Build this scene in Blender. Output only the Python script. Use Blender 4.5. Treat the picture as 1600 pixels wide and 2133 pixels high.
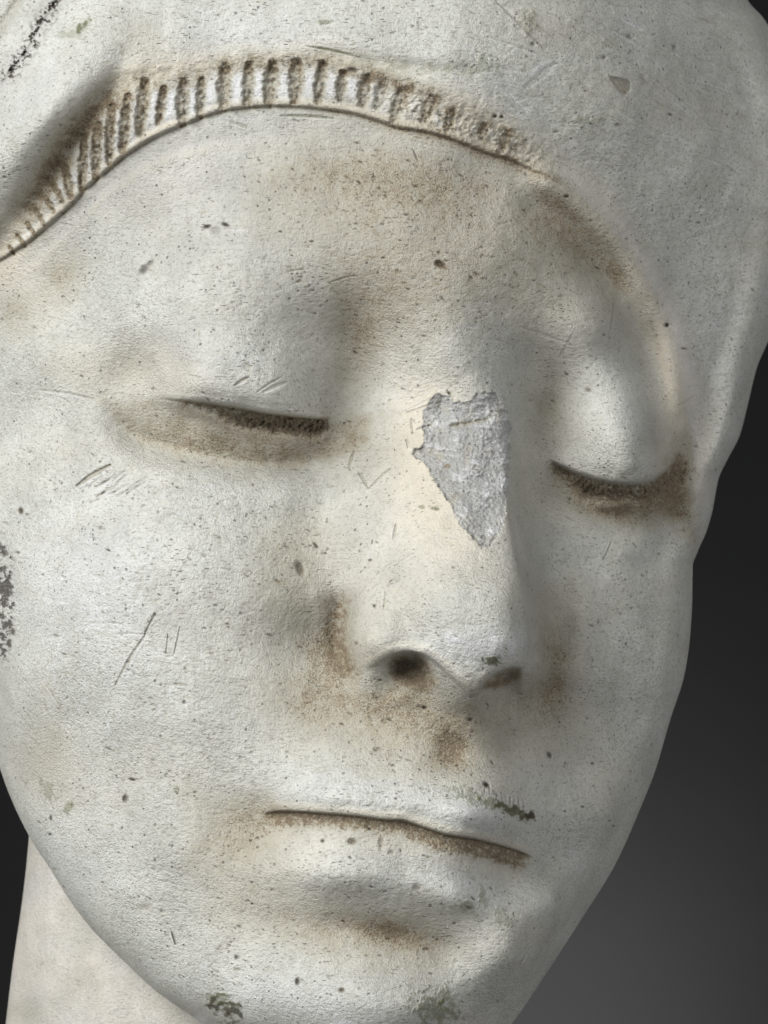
import bpy, math, random
import numpy as np
from mathutils import Vector

# ------------------------------------------------------------------ scene, camera, light
scene = bpy.context.scene
for o in list(bpy.data.objects):
    bpy.data.objects.remove(o)
C = scene.collection
PX = 0.000084            # metres per photograph pixel at the depth of the eyes
D = 1.25                 # camera distance in metres
ZC = 1.30                # height of the picture centre above the ground
CX, CY = 800.0, 1066.5

cam_d = bpy.data.cameras.new('camera')
cam = bpy.data.objects.new('camera', cam_d)
C.objects.link(cam)
cam.location = (0, -D, ZC)
cam.rotation_euler = (math.radians(90), 0, 0)
cam_d.sensor_fit = 'VERTICAL'
cam_d.sensor_height = 24.0
cam_d.lens = 24.0 * D / (2133 * PX)
cam_d.clip_start = 0.01
cam_d.clip_end = 50
cam_d.dof.use_dof = True
cam_d.dof.focus_distance = D - 0.017
cam_d.dof.aperture_fstop = 30
scene.camera = cam

w = bpy.data.worlds.new('World')
scene.world = w
w.use_nodes = True
bg = w.node_tree.nodes['Background']
bg.inputs[0].default_value = (0.95, 0.98, 1.0, 1)
bg.inputs[1].default_value = 0.20

def area(name, loc, target, sx, sy, power, col):
    l = bpy.data.lights.new(name, 'AREA')
    l.shape = 'RECTANGLE'; l.size = sx; l.size_y = sy
    l.energy = power; l.color = col
    o = bpy.data.objects.new(name, l); C.objects.link(o)
    o.location = loc
    o.rotation_euler = (Vector(target) - Vector(loc)).to_track_quat('-Z', 'Y').to_euler()
    return o
head_c = (0, 0, ZC)
area('key_light', (-1.05, -1.08, ZC + 0.72), head_c, 1.2, 1.2, 63, (0.995, 1.0, 0.99))
area('fill_light', (1.0, -1.0, ZC - 0.05), head_c, 1.2, 1.2, 9.5, (0.99, 0.99, 1.0))
sp = bpy.data.lights.new('backdrop_light', 'SPOT')
sp.energy = 4.6; sp.spot_size = math.radians(150); sp.spot_blend = 1.0; sp.shadow_soft_size = 0.03
so = bpy.data.objects.new('backdrop_light', sp); C.objects.link(so)
so.location = (0.08, 3.08, ZC - 0.34)
so.rotation_euler = (Vector((0.08, 3.3, ZC - 0.34)) - so.location).to_track_quat('-Z', 'Y').to_euler()

vs = scene.view_settings
vs.view_transform = 'Standard'; vs.look = 'None'; vs.gamma = 1; vs.exposure = 0
vs.use_curve_mapping = False

rng = np.random.default_rng(7)

# ------------------------------------------------------------------ numeric helpers
def pchip(xs, ys, x):
    """monotone-ish smooth 1-D interpolation"""
    xs = np.asarray(xs, float); ys = np.asarray(ys, float)
    h = np.diff(xs); d = np.diff(ys) / h
    m = np.zeros_like(ys)
    m[1:-1] = np.where(d[:-1] * d[1:] > 0, 2 * d[:-1] * d[1:] / (d[:-1] + d[1:] + 1e-12), 0)
    m[0] = d[0]; m[-1] = d[-1]
    i = np.clip(np.searchsorted(xs, x) - 1, 0, len(h) - 1)
    t = (np.clip(x, xs[0], xs[-1]) - xs[i]) / h[i]
    return ((2*t**3-3*t**2+1)*ys[i] + (t**3-2*t**2+t)*h[i]*m[i] + (-2*t**3+3*t**2)*ys[i+1] + (t**3-t**2)*h[i]*m[i+1])

def sm(a, b, x):
    t = np.clip((x - a) / (b - a), 0, 1)
    return t * t * (3 - 2 * t)

def vnoise(x, y, seed):
    """gradient noise, about -0.5 .. 0.5"""
    an = np.random.default_rng(seed).random((256, 256))*2*np.pi
    gx_, gy_ = np.cos(an), np.sin(an)
    xi = np.floor(x).astype(int); yi = np.floor(y).astype(int)
    fx = x - xi; fy = y - yi
    sx = fx*fx*fx*(fx*(fx*6-15)+10); sy = fy*fy*fy*(fy*(fy*6-15)+10)
    def c(i, j):
        a, b = (yi+j) & 255, (xi+i) & 255
        return gx_[a, b]*(fx-i) + gy_[a, b]*(fy-j)
    n0 = c(0, 0)*(1-sx)+c(1, 0)*sx; n1 = c(0, 1)*(1-sx)+c(1, 1)*sx
    return 0.85*(n0*(1-sy)+n1*sy)

def fbm(x, y, scale, seed, octv=4, gain=0.5, rot=0.0, asp=1.0):
    ca, sa = math.cos(rot), math.sin(rot)
    u = (x*ca + y*sa) / (scale*asp); v = (-x*sa + y*ca) / scale
    s = 0; a = 1.0
    for k in range(octv):
        s = s + a * vnoise(u + 17.3*k, v + 9.1*k, seed + k)
        u, v = u*2.03 + v*0.3, v*2.03 - u*0.3; a *= gain
    return s

def catmull(pts, step=6.0):
    P = [np.array(p, float) for p in pts]
    P = [2*P[0]-P[1]] + P + [2*P[-1]-P[-2]]
    out = []
    for i in range(1, len(P)-2):
        n = max(2, int(np.linalg.norm(P[i+1][:2]-P[i][:2]) / step))
        for k in range(n):
            t = k / n
            out.append(0.5*((2*P[i]) + (-P[i-1]+P[i+1])*t + (2*P[i-1]-5*P[i]+4*P[i+1]-P[i+2])*t*t + (-P[i-1]+3*P[i]-3*P[i+1]+P[i+2])*t**3))
    out.append(P[-2])
    return np.array(out)

# ------------------------------------------------------------------ the loft that carries the head
R_ = [(-620,760),(-600,960),(-560,1110),(-450,1310),(-300,1440),(-150,1515),(0,1558),(40,1592),(100,1624),(250,1668),(400,1672),(550,1645),(705,1602),(765,1577),
      (850,1556),(907,1541),(960,1514),(997,1497),(1065,1484),(1106,1472),(1150,1453),(1180,1443),(1250,1442),(1320,1438),(1400,1427),
      (1500,1396),(1605,1365),(1684,1334),(1802,1281),(1907,1216),(2029,1137),(2133,1066),(2200,1005),(2260,905),(2285,820),(2295,760)]
L_ = [(-620,760),(-600,470),(-560,250),(-450,-60),(-300,-300),(-150,-420),(0,-470),(200,-490),(400,-470),(600,-420),(800,-340),(1000,-240),(1200,-130),
      (1300,-92),(1400,-62),(1500,-35),(1601,0),(1661,22),(1740,60),(1811,105),(1882,150),(1939,195),(1999,255),(2059,319),(2115,398),(2133,425),(2200,540),(2260,650),(2285,715),(2295,760)]
xR = lambda y: pchip(*zip(*R_), y)
xL = lambda y: pchip(*zip(*L_), y)
ZR_ = [(-620,-550),(0,-680),(700,-620),(1000,-480),(1180,-400),(1400,-360),(1800,-330),(2133,-200),(2295,-60)]
ZL_ = [(-620,-550),(0,-760),(800,-760),(1200,-600),(1600,-360),(1800,-230),(2000,-120),(2133,-60),(2295,-60)]
ZH_ = [(-620,0),(-560,240),(-450,430),(-300,560),(0,720),(500,760),(900,740),(1300,650),(1700,560),(2000,430),(2133,330),(2230,200),(2280,70),(2295,0)]
zR = lambda y: pchip(*zip(*ZR_), y); zL = lambda y: pchip(*zip(*ZL_), y); zH = lambda y: pchip(*zip(*ZH_), y)

# rows (dense in the frame) and columns
rows = np.concatenate([-620 + 500*(1-np.cos(np.linspace(0, np.pi/2, 26)))[:-1], np.linspace(-120, -14, 12)[:-1],
                       np.linspace(-14, 2150, 1110), np.linspace(2150, 2295, 40)[1:]])
wl = np.concatenate([(1-np.cos(np.linspace(0, 1.2, 60)))*0.05/(1-math.cos(1.2)),
                     np.linspace(0.05, 0.96, 860)[1:],
                     1-(1-np.cos(np.linspace(1.35, 0, 60)))[1:]*0.04/(1-math.cos(1.35))])
S = 2*wl - 1                                   # sin(theta) for the front
YY = np.repeat(rows[:, None], len(S), 1)
xl = xL(rows)[:, None]; xr = xR(rows)[:, None]
XX = xl + (xr - xl) * wl[None, :]
SN = np.repeat(S[None, :], len(rows), 0)

def base_z(x, y):
    a, b = xL(y), xR(y)
    s = np.clip((2*x - a - b) / np.maximum(b - a, 1e-6), -1, 1)
    # the profile falls away a little slower than a circle so that the cheeks stay full
    c = np.maximum(1 - np.abs(s)**2.25, 0)**0.5
    return zL(y)*(1-s)/2 + zR(y)*(1+s)/2 + zH(y)*c

CP = [ # depth soundings on the carved head: x, y, height
 # head cloth
 (800,80,165),(600,40,140),(420,80,105),(1000,180,150),(1100,100,110),(1300,250,-40),(1450,350,-220),(1560,200,-400),(1200,0,20),(800,-80,130),
 (160,330,58),(105,250,104),(150,120,96),(40,60,0),(230,60,110),(-40,330,0),(-150,500,-260),(-200,100,-260),(-100,800,-330),(500,-200,40),(1000,-200,60),(200,-200,-80),
 # forehead
 (780,285,140),(560,300,135),(400,370,115),(240,470,55),(120,600,-40),(1000,370,100),(1170,440,5),(1275,560,-110),(1335,705,-205),
 (600,450,185),(850,450,190),(1050,520,135),(400,540,165),(700,560,190),(860,620,185),(1060,640,108),(250,640,80),
 # left eye and socket
 (480,590,214),(380,600,180),(400,680,206),(480,760,214),(480,815,206),(390,790,188),(560,720,186),(640,780,148),(640,670,156),(700,820,72),(720,700,92),(765,780,72),(320,760,100),(250,790,60),
 (550,930,96),(420,925,92),(300,885,55),(660,915,82),(720,930,84),(200,860,40),
 (400,826,176),(480,838,192),(560,851,183),(640,862,142),(400,880,98),(480,892,112),(560,902,108),(1215,972,-28),(1300,994,-8),(1365,980,-60),(1210,1034,-62),(1300,1056,-86),
 (700,1684,330),(860,1702,344),(1000,1738,298),
 # left cheek
 (200,1060,110),(300,1060,165),(430,1070,184),(520,1070,166),(600,1060,134),(680,1060,112),(140,1150,80),(230,1250,186),(330,1250,222),(430,1270,236),(520,1250,222),(600,1240,190),(660,1240,172),(560,1400,232),(650,1400,200),(20,1200,-70),(0,950,-150),(110,960,-10),(-10,700,-150),(110,760,-20),
 # nose: root and base (the rest comes row by row below)
 (940,740,166),(1040,740,100),(1110,800,-20),(1190,1140,6),(1200,1220,26),(1205,1300,32),(1205,1370,38),
 (740,1395,262),(800,1400,322),(860,1405,352),(930,1405,400),(1000,1415,412),(1060,1395,360),(1100,1398,280),(935,1375,422),(1000,1378,424),(715,1440,228),(790,1458,262),(860,1462,290),(920,1462,325),(985,1462,352),(1060,1455,215),(1140,1440,50),
 # upper lip
 (700,1510,252),(850,1520,276),(950,1510,290),(1050,1510,185),(1150,1510,65),(600,1590,268),(800,1590,300),(930,1580,284),(1020,1590,240),(1120,1620,110),(1200,1600,15),
 (700,1665,332),(860,1675,350),(980,1690,330),(560,1705,255),(480,1700,228),(1060,1715,232),(1125,1785,80),(1180,1790,10),
 (690,1815,342),(820,1845,340),(950,1868,306),(1050,1850,190),(580,1810,278),(480,1820,240),
 (820,1962,268),(700,1952,282),(935,1985,232),(600,1950,266),
 (760,2070,335),(880,2090,298),(640,2060,306),(1000,2060,200),(520,2050,240),(740,2150,300),(740,2220,200),
 # lower cheeks and jaw
 (300,1500,190),(450,1520,248),(150,1500,60),(230,1700,100),(350,1750,195),(400,1900,175),(30,1450,-90),
 (1200,1420,25),(1300,1500,-95),(1210,1720,12),(1290,1690,-95),(1165,1890,75),(1095,2010,140),(1250,1300,-15),(1330,1250,-75),(1230,1170,-20),(1300,1150,-60),(1390,1200,-175),
 # right eye
 (1300,870,-10),(1200,865,-24),(1150,790,-50),(1385,865,-165),(1290,765,-70),(1200,690,32),(1250,675,-5),(1120,720,28),
 (1300,1060,-95),(1200,1060,-45),(1390,1070,-200),(1430,930,-290),(1400,765,-268),(1440,1100,-300),
 # head cloth at the right
 (1490,700,-370),(1530,850,-470),(1460,1000,-340),(1420,430,-225),
]
NY_ = [850, 1000, 1150, 1270, 1340]
NX_ = [[760,820,880,945,1000,1045,1072,1092,1135],[755,835,905,955,1000,1040,1062,1076,1122],[718,780,850,915,970,1030,1072,1099,1140],
       [705,748,812,885,950,1020,1075,1108,1142],[708,752,802,875,945,1020,1080,1110,1144]]
NZ_ = [[92,108,134,152,150,122,60,0,-62],[132,188,230,247,246,222,178,110,-22],[182,240,308,346,356,340,290,205,52],
       [172,262,350,424,446,430,385,285,100],[175,305,364,414,440,430,385,285,105]]
for yy_ in np.linspace(850, 1340, 17):
    for c_ in range(9):
        CP.append((float(pchip(NY_, [r[c_] for r in NX_], np.array([yy_]))[0]), yy_, float(pchip(NY_, [r[c_] for r in NZ_], np.array([yy_]))[0])))
CP = np.array(CP, float)
ring_y = np.linspace(-500, 2240, 26)
ring = np.concatenate([np.c_[xL(ring_y), ring_y], np.c_[xR(ring_y), ring_y]])
P = np.concatenate([CP[:, :2], ring]) / 1000.0
V = np.concatenate([CP[:, 2] - base_z(CP[:, 0], CP[:, 1]), np.zeros(len(ring))])
def tps(A, B):
    d2 = ((A[:, None, :] - B[None, :, :])**2).sum(2)
    return 0.5 * d2 * np.log(d2 + 1e-12)
n = len(P)
K = tps(P, P) + np.eye(n)*2e-5
T = np.c_[np.ones(n), P]
M = np.zeros((n+3, n+3)); M[:n, :n] = K; M[:n, n:] = T; M[n:, :n] = T.T
W = np.linalg.solve(M, np.r_[V, 0, 0, 0])
def corr(x, y):
    sh = x.shape
    q = np.c_[x.ravel(), y.ravel()] / 1000.0
    out = np.empty(len(q))
    for i in range(0, len(q), 40000):
        s = q[i:i+40000]
        out[i:i+40000] = tps(s, P) @ W[:n] + W[n] + s @ W[n+1:]
    return out.reshape(sh)

edge = sm(1.0, 0.90, np.abs(SN))
TR = sm(-560, -420, YY) * sm(2290, 2200, YY)
Z0 = base_z(XX, YY)
# spline on a coarse lattice, brought to the mesh by cubic convolution
gx = np.arange(-560, 1760, 10.0); gy = np.arange(-660, 2340, 10.0)
GX, GY = np.meshgrid(gx, gy)
G = corr(GX, GY)
def cubic(G, x, y):
    fx = (x - gx[0]) / 10; fy = (y - gy[0]) / 10
    ix = np.clip(fx.astype(int), 1, G.shape[1]-3); iy = np.clip(fy.astype(int), 1, G.shape[0]-3)
    tx = fx - ix; ty = fy - iy
    def wts(t):
        return (-0.5*t+t*t-0.5*t**3, 1-2.5*t*t+1.5*t**3, 0.5*t+2*t*t-1.5*t**3, -0.5*t*t+0.5*t**3)
    wx = wts(tx); wy = wts(ty); s = 0
    for a in range(4):
        r = 0
        for b in range(4):
            r = r + wx[b]*G[iy+a-1, ix+b-1]
        s = s + wy[a]*r
    return s
Z = Z0 + cubic(G, XX, YY) * edge * TR

# stains and wear, one channel each, some painted light and shade too
dirt = np.zeros_like(Z); moss = np.zeros_like(Z); grey = np.zeros_like(Z); dark = np.zeros_like(Z)
cream = np.zeros_like(Z); rough = np.ones_like(Z); white = np.zeros_like(Z)
F = dict(z=Z, dirt=dirt, moss=moss, grey=grey, dark=dark, cream=cream, white=white, rough=rough)
RX, RY, RZ = XX, YY, None

def sub(x0, x1, y0, y1):
    r0, r1 = np.searchsorted(rows, [y0, y1])
    m = (XX[r0:r1] >= x0) & (XX[r0:r1] <= x1)
    cols = np.where(m.any(0))[0]
    if r1 <= r0 or len(cols) == 0: return None
    return slice(r0, r1), slice(cols[0], cols[-1]+1)

def blob(x, y, rx, ry, rot=0, p=2.0, **amp):
    """a soft elliptical swelling or patch of tone; rot in degrees, clockwise in the picture"""
    k = 2.6; r = max(rx, ry)*k
    s = sub(x-r, x+r, y-r, y+r)
    if s is None: return
    dx = XX[s]-x; dy = YY[s]-y
    a = math.radians(rot); ca, sa = math.cos(a), math.sin(a)
    u = (dx*ca+dy*sa)/rx; v = (-dx*sa+dy*ca)/ry
    g = np.exp(-(u*u+v*v)**(p/2)*1.4)
    for ch, am in amp.items():
        F[ch][s] += am*g

def stroke(pts, pad, fn, step=8.0):
    """fn(s, d, t, x, y): s signed distance (+ = right hand of the direction of travel, in the picture), t 0..1 along it"""
    Q = catmull(pts, step)
    q = sub(Q[:,0].min()-pad, Q[:,0].max()+pad, Q[:,1].min()-pad, Q[:,1].max()+pad)
    if q is None: return
    X, Y = XX[q], YY[q]
    best = np.full(X.shape, 1e9); sg = np.zeros(X.shape); tt = np.zeros(X.shape)
    seg = np.linalg.norm(np.diff(Q[:, :2], axis=0), axis=1); cum = np.r_[0, np.cumsum(seg)]; tot = cum[-1]
    yr = Y[:, 0]
    for i in range(len(seg)):
        a, b = Q[i, :2], Q[i+1, :2]
        r0, r1 = np.searchsorted(yr, [min(a[1], b[1])-pad-2, max(a[1], b[1])+pad+2])
        if r1 <= r0: continue
        xs, ys = X[r0:r1], Y[r0:r1]
        e = (b-a)/max(seg[i], 1e-9)
        rx = xs-a[0]; ry = ys-a[1]
        t = np.clip(rx*e[0]+ry*e[1], 0, seg[i])
        ex = rx-t*e[0]; ey = ry-t*e[1]
        d = np.hypot(ex, ey)
        bs = best[r0:r1]; m = d < bs
        bs[m] = d[m]
        cr = e[0]*ry-e[1]*rx
        sg[r0:r1][m] = np.sign(cr[m])
        tt[r0:r1][m] = ((cum[i]+t)/tot)[m]
    m = best < pad
    out = fn(sg*best, best, tt, X, Y)
    fade = sm(pad, pad*0.72, best)
    for ch, v in out.items():
        F[ch][q] += np.where(m, v, 0)*fade

def gs(d, w): return np.exp(-(d/w)**2)
def ends(t, a=0.12, b=0.12): return sm(0, a, t)*sm(1, 1-b, t)

# ------------------------------------------------------------------ head cloth, hair band
lowB = [(-60,580),(-30,560),(19,529),(60,502),(100,468),(142,431),(176,394),(225,352),(262,322),(322,285),(382,259),(457,232),(540,221),(612,221),(675,227),(737,236),
        (800,255),(825,264),(887,274),(950,292),(1012,317),(1059,330),(1106,352),(1147,367),(1200,396),(1250,442)]
upB = [(-60,560),(-20,530),(10,500),(37,470),(75,412),(112,338),(150,262),(195,225),(240,178),(300,157),(356,150),(412,143),(469,135),(525,129),(581,131),(612,127),(675,130),(737,142),
       (784,155),(809,164),(850,184),(912,203),(966,228),(1019,255),(1059,283),(1100,312),(1147,350)]
# the band stands proud of the forehead, with a crisp lower lip
def f(s, d, t, x, y):
    on = sm(0.0, 0.05, t)*sm(1.0, 0.82, t)
    # s<0 : above the line (travel to the right, y down => right hand is below)
    jag = 5*fbm(x, y, 22, 7)
    lip = sm(5, -3, s+jag*0.5)*sm(-150, -60, s)*11
    roll = gs(s+7, 6)*4 - gs(s+18, 6)*2
    cut = -gs(s-3, 3.5)*3
    z = (lip+roll+cut)*on
    return dict(z=z, dirt=on*(gs(s-3, 3.5)*0.55*(0.8+fbm(x, y, 40, 3)) + gs(s+2, 7)*0.30 + sm(0.45, 0.7, t)*gs(s-8, 14)*0.30), cream=on*gs(s+8, 9)*0.8, grey=on*gs(s-40, 34)*0.35)
stroke(lowB, 150, f)
# overhang of the cloth above the ridges
def f(s, d, t, x, y):
    on = sm(0.0, 0.1, t)*sm(1.0, 0.85, t)
    z = (sm(22, -30, s)*sm(-170, -40, s)*12 + fbm(x, y, 16, 6)*gs(s, 16)*5)*on
    return dict(z=z, dirt=on*(gs(s, 20)*0.20*(1.0+2.2*fbm(x, y, 24, 5))), cream=on*gs(s, 34)*0.8)
stroke(upB, 170, f)

def f(s, d, t, x, y):
    k = ends(t, .25, .3)*gs(s, 34)
    return dict(z=k*7*fbm(x, y, 13, 58, 4, 0.7), dirt=k*(0.26+0.9*np.clip(fbm(x, y, 18, 59, 4, 0.7), -.25, .5)), cream=k*0.9)
stroke([(760,200),(840,220),(920,248),(1000,275),(1070,305),(1130,340),(1180,380)], 90, f)
GRV = [(19,514,30,529,8),(37,491,52,514,8),(56,465,71,488,9),(75,435,92,469,9),(94,409,112,442,10),(109,379,129,420,12),(135,349,148,409,16),(174,285,171,394,16),(204,262,199,368,18),
       (234,221,227,338,17),(266,202,255,315,18),(303,172,291,274,22),(341,184,330,255,16),(384,171,380,255,22),(420,167,417,242,17),(469,142,466,221,24),(520,133,516,214,21),
       (567,139,561,211,27),(619,130,614,208,25),(672,133,664,211,20),(716,152,709,205,19),(764,161,756,214,24),(800,174,788,217,26),(841,189,822,249,27),(903,205,884,249,22),
       (941,236,931,271,17),(1012,261,1003,286,16),(1056,280,1047,305,17)]
for gi, (x0, y0, x1, y1, gw) in enumerate(GRV):
    dep = (4 + gw*0.30)*(0.55 if gi < 6 else 1)*(0.62 if gi > 21 else 1)
    def f(s, d, t, x, y, gw=gw, dep=dep, gi=gi):
        wv = gw/2*(1+0.6*fbm(x, y, 10, 60+gi))*(0.8+0.5*np.sin(np.pi*np.clip(t, 0.05, 0.95)))*0.95
        g = sm(wv*1.35, wv*0.45, d)
        dd = 0.62*sm(wv*1.45, wv*0.6, d)*(1+1.5*fbm(x, y, 10, 80+gi))*(0.75 if gi > 12 else 1)
        top = gs(t, 0.16)*(t <= 0.4)
        dd = dd*(0.6 if gi > 21 else 1)
        return dict(z=-dep*g + g*9*fbm(x, y, 11, 200+gi), dirt=dd + 0.12*gs(d, gw) + 0.45*top*gs(d, gw*1.1)*(1+2.5*fbm(x, y, 16, 260+gi)),
                    white=0.6*gs(d-gw*1.05, gw*0.4)*ends(t, .2, .2), dark=0.22*g*sm(0.12, 0.4, fbm(x, y, 13, 300+gi)))
    stroke([(x0, y0), ((x0+x1)/2+random.uniform(-1, 1), (y0+y1)/2), (x1, y1)], 46, f, 6)
# the deep hollow between the left fold of the cloth and the ridges
def f(s, d, t, x, y):
    on = ends(t, 0.15, 0.22)
    return dict(z=-(gs(s-6, 24)*17)*on, dirt=on*(gs(s-14, 26)*0.34 + gs(s-8, 50)*0.15)*(1+1.0*fbm(x, y, 22, 31)))
stroke([(20,480),(80,385),(130,295),(180,235),(240,172),(290,140)], 110, f)
# the fold of cloth running up to the left
def f(s, d, t, x, y):
    on = sm(0, 0.08, t)*sm(1, 0.8, t)
    on = on*sm(0.95, 0.45, t)
    return dict(z=on*(gs(s+75, 50)*46 - gs(s-6, 24)*20), dirt=on*gs(s+2, 36)*0.30, cream=on*gs(s-55, 40)*0.8)
stroke([(-80,580),(-20,520),(20,455),(70,390),(115,330),(165,262),(210,195),(250,120),(275,70),(300,0),(320,-60)], 260, f)
# crack line high at the left
def f(s, d, t, x, y):
    nn = fbm(x, y, 14, 41, 5, 0.75, rot=-0.5)
    k = gs(d, 15)*sm(0.05, 0.30, nn)*ends(t, .05, .1)
    return dict(z=-k*7 - 6*gs(d, 3), dark=k*1.5+0.3*gs(d, 2.5), grey=gs(d, 16)*0.35)
stroke([(120,-10),(100,30),(78,60),(62,95),(40,125),(20,150),(5,172)], 60, f)
def f(s, d, t, x, y):
    return dict(z=-14*gs(d, 9), dirt=gs(d, 14)*0.3)
stroke([(50,-20),(25,22),(0,60),(-30,110)], 60, f)

# veil edge down the right of the face
def f(s, d, t, x, y):
    on = sm(0.04, 0.42, t)*sm(1, 0.8, t); oc = sm(0.02, 0.14, t)*sm(1, 0.75, t)
    # travel downwards: right hand = left in the picture (the face side)
    ob = sm(0.0, 0.10, t)*sm(1, 0.7, t)
    return dict(z=ob*(46*gs(s-34, 32) - 15*gs(s-92, 34)) + on*sm(60, -10, s)*sm(-230, -20, s)*44, cream=oc*gs(s-30, 38)*1.7, white=oc*gs(s-6, 16)*0.5,
                dirt=oc*(gs(s-40, 30)*0.10 + gs(s-92, 26)*0.16 + gs(s-60, 12)*sm(0.30, 0.10, t)*0.4)*(1+fbm(x, y, 30, 51)), grey=oc*gs(s+60, 40)*0.2)
stroke([(1080,315),(1147,343),(1225,398),(1300,478),(1355,560),(1398,645),(1428,735),(1448,835),(1458,940),(1458,1050),(1452,1140)], 280, f)
def f(s, d, t, x, y):
    on = ends(t, 0.1, 0.25)
    return dict(z=on*(-gs(d, 8)*7 - sm(0, -12, s)*sm(-60, -20, s)*8), dirt=on*gs(d, 6)*0.16)
stroke([(1600,660),(1575,740),(1555,802),(1530,850),(1514,885),(1504,940),(1498,980)], 70, f)
# notch where the cloth passes behind the cheek
def f(s, d, t, x, y):
    on = ends(t, 0.3, 0.3)
    return dict(z=on*(-gs(d, 26)*10), dirt=on*gs(d, 26)*0.30*(1+0.8*fbm(x, y, 20, 52)))
stroke([(1408,900),(1414,960),(1412,1010),(1420,1060),(1430,1110),(1440,1160)], 60, f)
# faint second step on the forehead below the band
def f(s, d, t, x, y):
    on = ends(t, 0.15, 0.3)
    return dict(z=on*(gs(s, 10)*2.5 + sm(-16, 16, s)*sm(120, 20, s)*6), cream=on*gs(s-4, 10)*0.55*(0.8+fbm(x, y, 20, 53)), grey=on*gs(s+22, 20)*0.20)
stroke([(20,590),(80,545),(135,495),(190,435),(250,382),(320,342),(400,314),(480,300),(580,292)], 130, f)
def f(s, d, t, x, y):
    on = ends(t)
    return dict(z=on*gs(s, 70)*10, cream=0)
stroke([(330,40),(450,75),(600,95),(760,100),(900,120),(1000,150)], 160, f)
def f(s, d, t, x, y):
    on = ends(t)
    return dict(z=-on*gs(s, 14)*7, moss=on*gs(s, 12)*0.35*(0.6+2*fbm(x, y, 26, 54)), dirt=on*gs(s, 16)*0.18)
stroke([(640,100),(700,113),(780,128),(860,138),(940,144),(1010,150)], 60, f)

# ------------------------------------------------------------------ eyes
lidL = [(315,822),(350,830),(400,836),(450,842),(500,850),(560,861),(620,868),(665,872),(695,866)]
def f(s, d, t, x, y):
    on = sm(0, 0.22, t)*sm(1, 0.90, t)
    # s>0 below the edge of the upper lid
    lid = sm(3, -3, s)*sm(-80, -10, s)*16 + gs(s+8, 6)*4
    ww = 9+25*sm(0.22, 0.52, t)*sm(1.0, 0.9, t)
    nn = fbm(x, y, 20, 71); n2 = fbm(x, y, 9, 72, 4, 0.7)
    ins = sm(-1, 4, s)*sm(ww+12+9*nn, ww-16+9*nn, s)*sm(0.06, 0.22, t)
    rim = gs(s-ww-12, 10)*7*sm(0.1, 0.3, t)
    z = on*(lid - 13*ins + rim + ins*(18*n2 + 14*np.clip(nn, -0.3, 0.3))) - on*sm(6, 20, s)*sm(90, 30, s)*8
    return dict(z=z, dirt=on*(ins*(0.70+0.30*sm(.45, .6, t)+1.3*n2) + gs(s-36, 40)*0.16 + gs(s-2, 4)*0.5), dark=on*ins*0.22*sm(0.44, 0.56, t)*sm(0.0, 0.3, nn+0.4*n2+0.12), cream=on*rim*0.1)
stroke(lidL, 130, f)
# lower lid roll and the furrow below it
def f(s, d, t, x, y):
    on = ends(t, 0.25, 0.25)
    return dict(z=on*gs(s, 18)*9, cream=on*gs(d, 22)*0.3)
stroke([(340,862),(400,885),(470,902),(550,918),(620,920),(680,905)], 60, f)
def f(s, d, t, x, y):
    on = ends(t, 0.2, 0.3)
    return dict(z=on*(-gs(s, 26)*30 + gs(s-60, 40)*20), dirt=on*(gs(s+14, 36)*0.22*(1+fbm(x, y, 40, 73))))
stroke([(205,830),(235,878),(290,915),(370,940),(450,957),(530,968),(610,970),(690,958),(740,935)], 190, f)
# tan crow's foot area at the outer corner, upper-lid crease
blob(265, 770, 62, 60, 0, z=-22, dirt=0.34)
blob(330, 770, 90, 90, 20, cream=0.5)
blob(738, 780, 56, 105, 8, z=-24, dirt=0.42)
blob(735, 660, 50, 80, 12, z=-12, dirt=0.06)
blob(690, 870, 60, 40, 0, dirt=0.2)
def f(s, d, t, x, y):
    on = ends(t, 0.3, 0.2)
    return dict(z=-on*gs(s, 26)*9)
stroke([(300,680),(350,740),(360,790),(330,830)], 90, f)
blob(500, 770, 160, 100, 8, p=2.8, z=46)
blob(470, 620, 150, 50, 15, z=6)
blob(660, 690, 64, 90, 30, z=-8)

lidR = [(1138,952),(1165,968),(1200,984),(1240,997),(1280,1005),(1320,1007),(1355,1001),(1385,982),(1405,955),(1415,925)]
def f(s, d, t, x, y):
    on = sm(0, 0.12, t)*sm(1, 0.80, t)
    lid = sm(4, -4, s)*sm(-75, -8, s)*18 + gs(s+9, 7)*3
    nn = fbm(x, y, 24, 75); n2 = fbm(x, y, 10, 77, 4, 0.7)
    ww = 24+14*sm(0.1, 0.35, t)
    ins = sm(-1, 6, s)*sm(ww+16+9*nn, ww-20+9*nn, s)
    return dict(z=on*(lid - 13*ins + gs(s-ww-12, 12)*5 + ins*14*n2), dirt=on*(ins*(0.62+1.2*n2) + sm(-4, 8, s)*sm(95, 40, s)*0.16), dark=on*0.25*gs(s-26, 15)*gs(t-0.40, 0.10)*(1+n2))
stroke(lidR, 170, f)
blob(1300, 895, 100, 105, 0, p=2.8, z=48)
def f(s, d, t, x, y):
    on = ends(t, 0.2, 0.3)
    return dict(z=on*(-gs(s, 26)*12), dirt=on*(gs(s+6, 32)*0.26*(1+fbm(x, y, 40, 76))))
stroke([(1140,960),(1165,1010),(1210,1050),(1270,1080),(1340,1092),(1400,1085),(1430,1060)], 90, f)
blob(1390, 1045, 34, 40, 0, dirt=0.18)
blob(1140, 860, 34, 95, 0, z=-10, dirt=0.30)
blob(1230, 1025, 26, 14, 10, dark=0.5, dirt=0.4)
blob(1268, 1020, 14, 12, 0, z=14, white=0.35)
blob(1192, 1000, 10, 16, 20, z=10, white=0.2)
blob(1105, 780, 66, 130, 8, z=-18, dirt=0.10)
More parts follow.
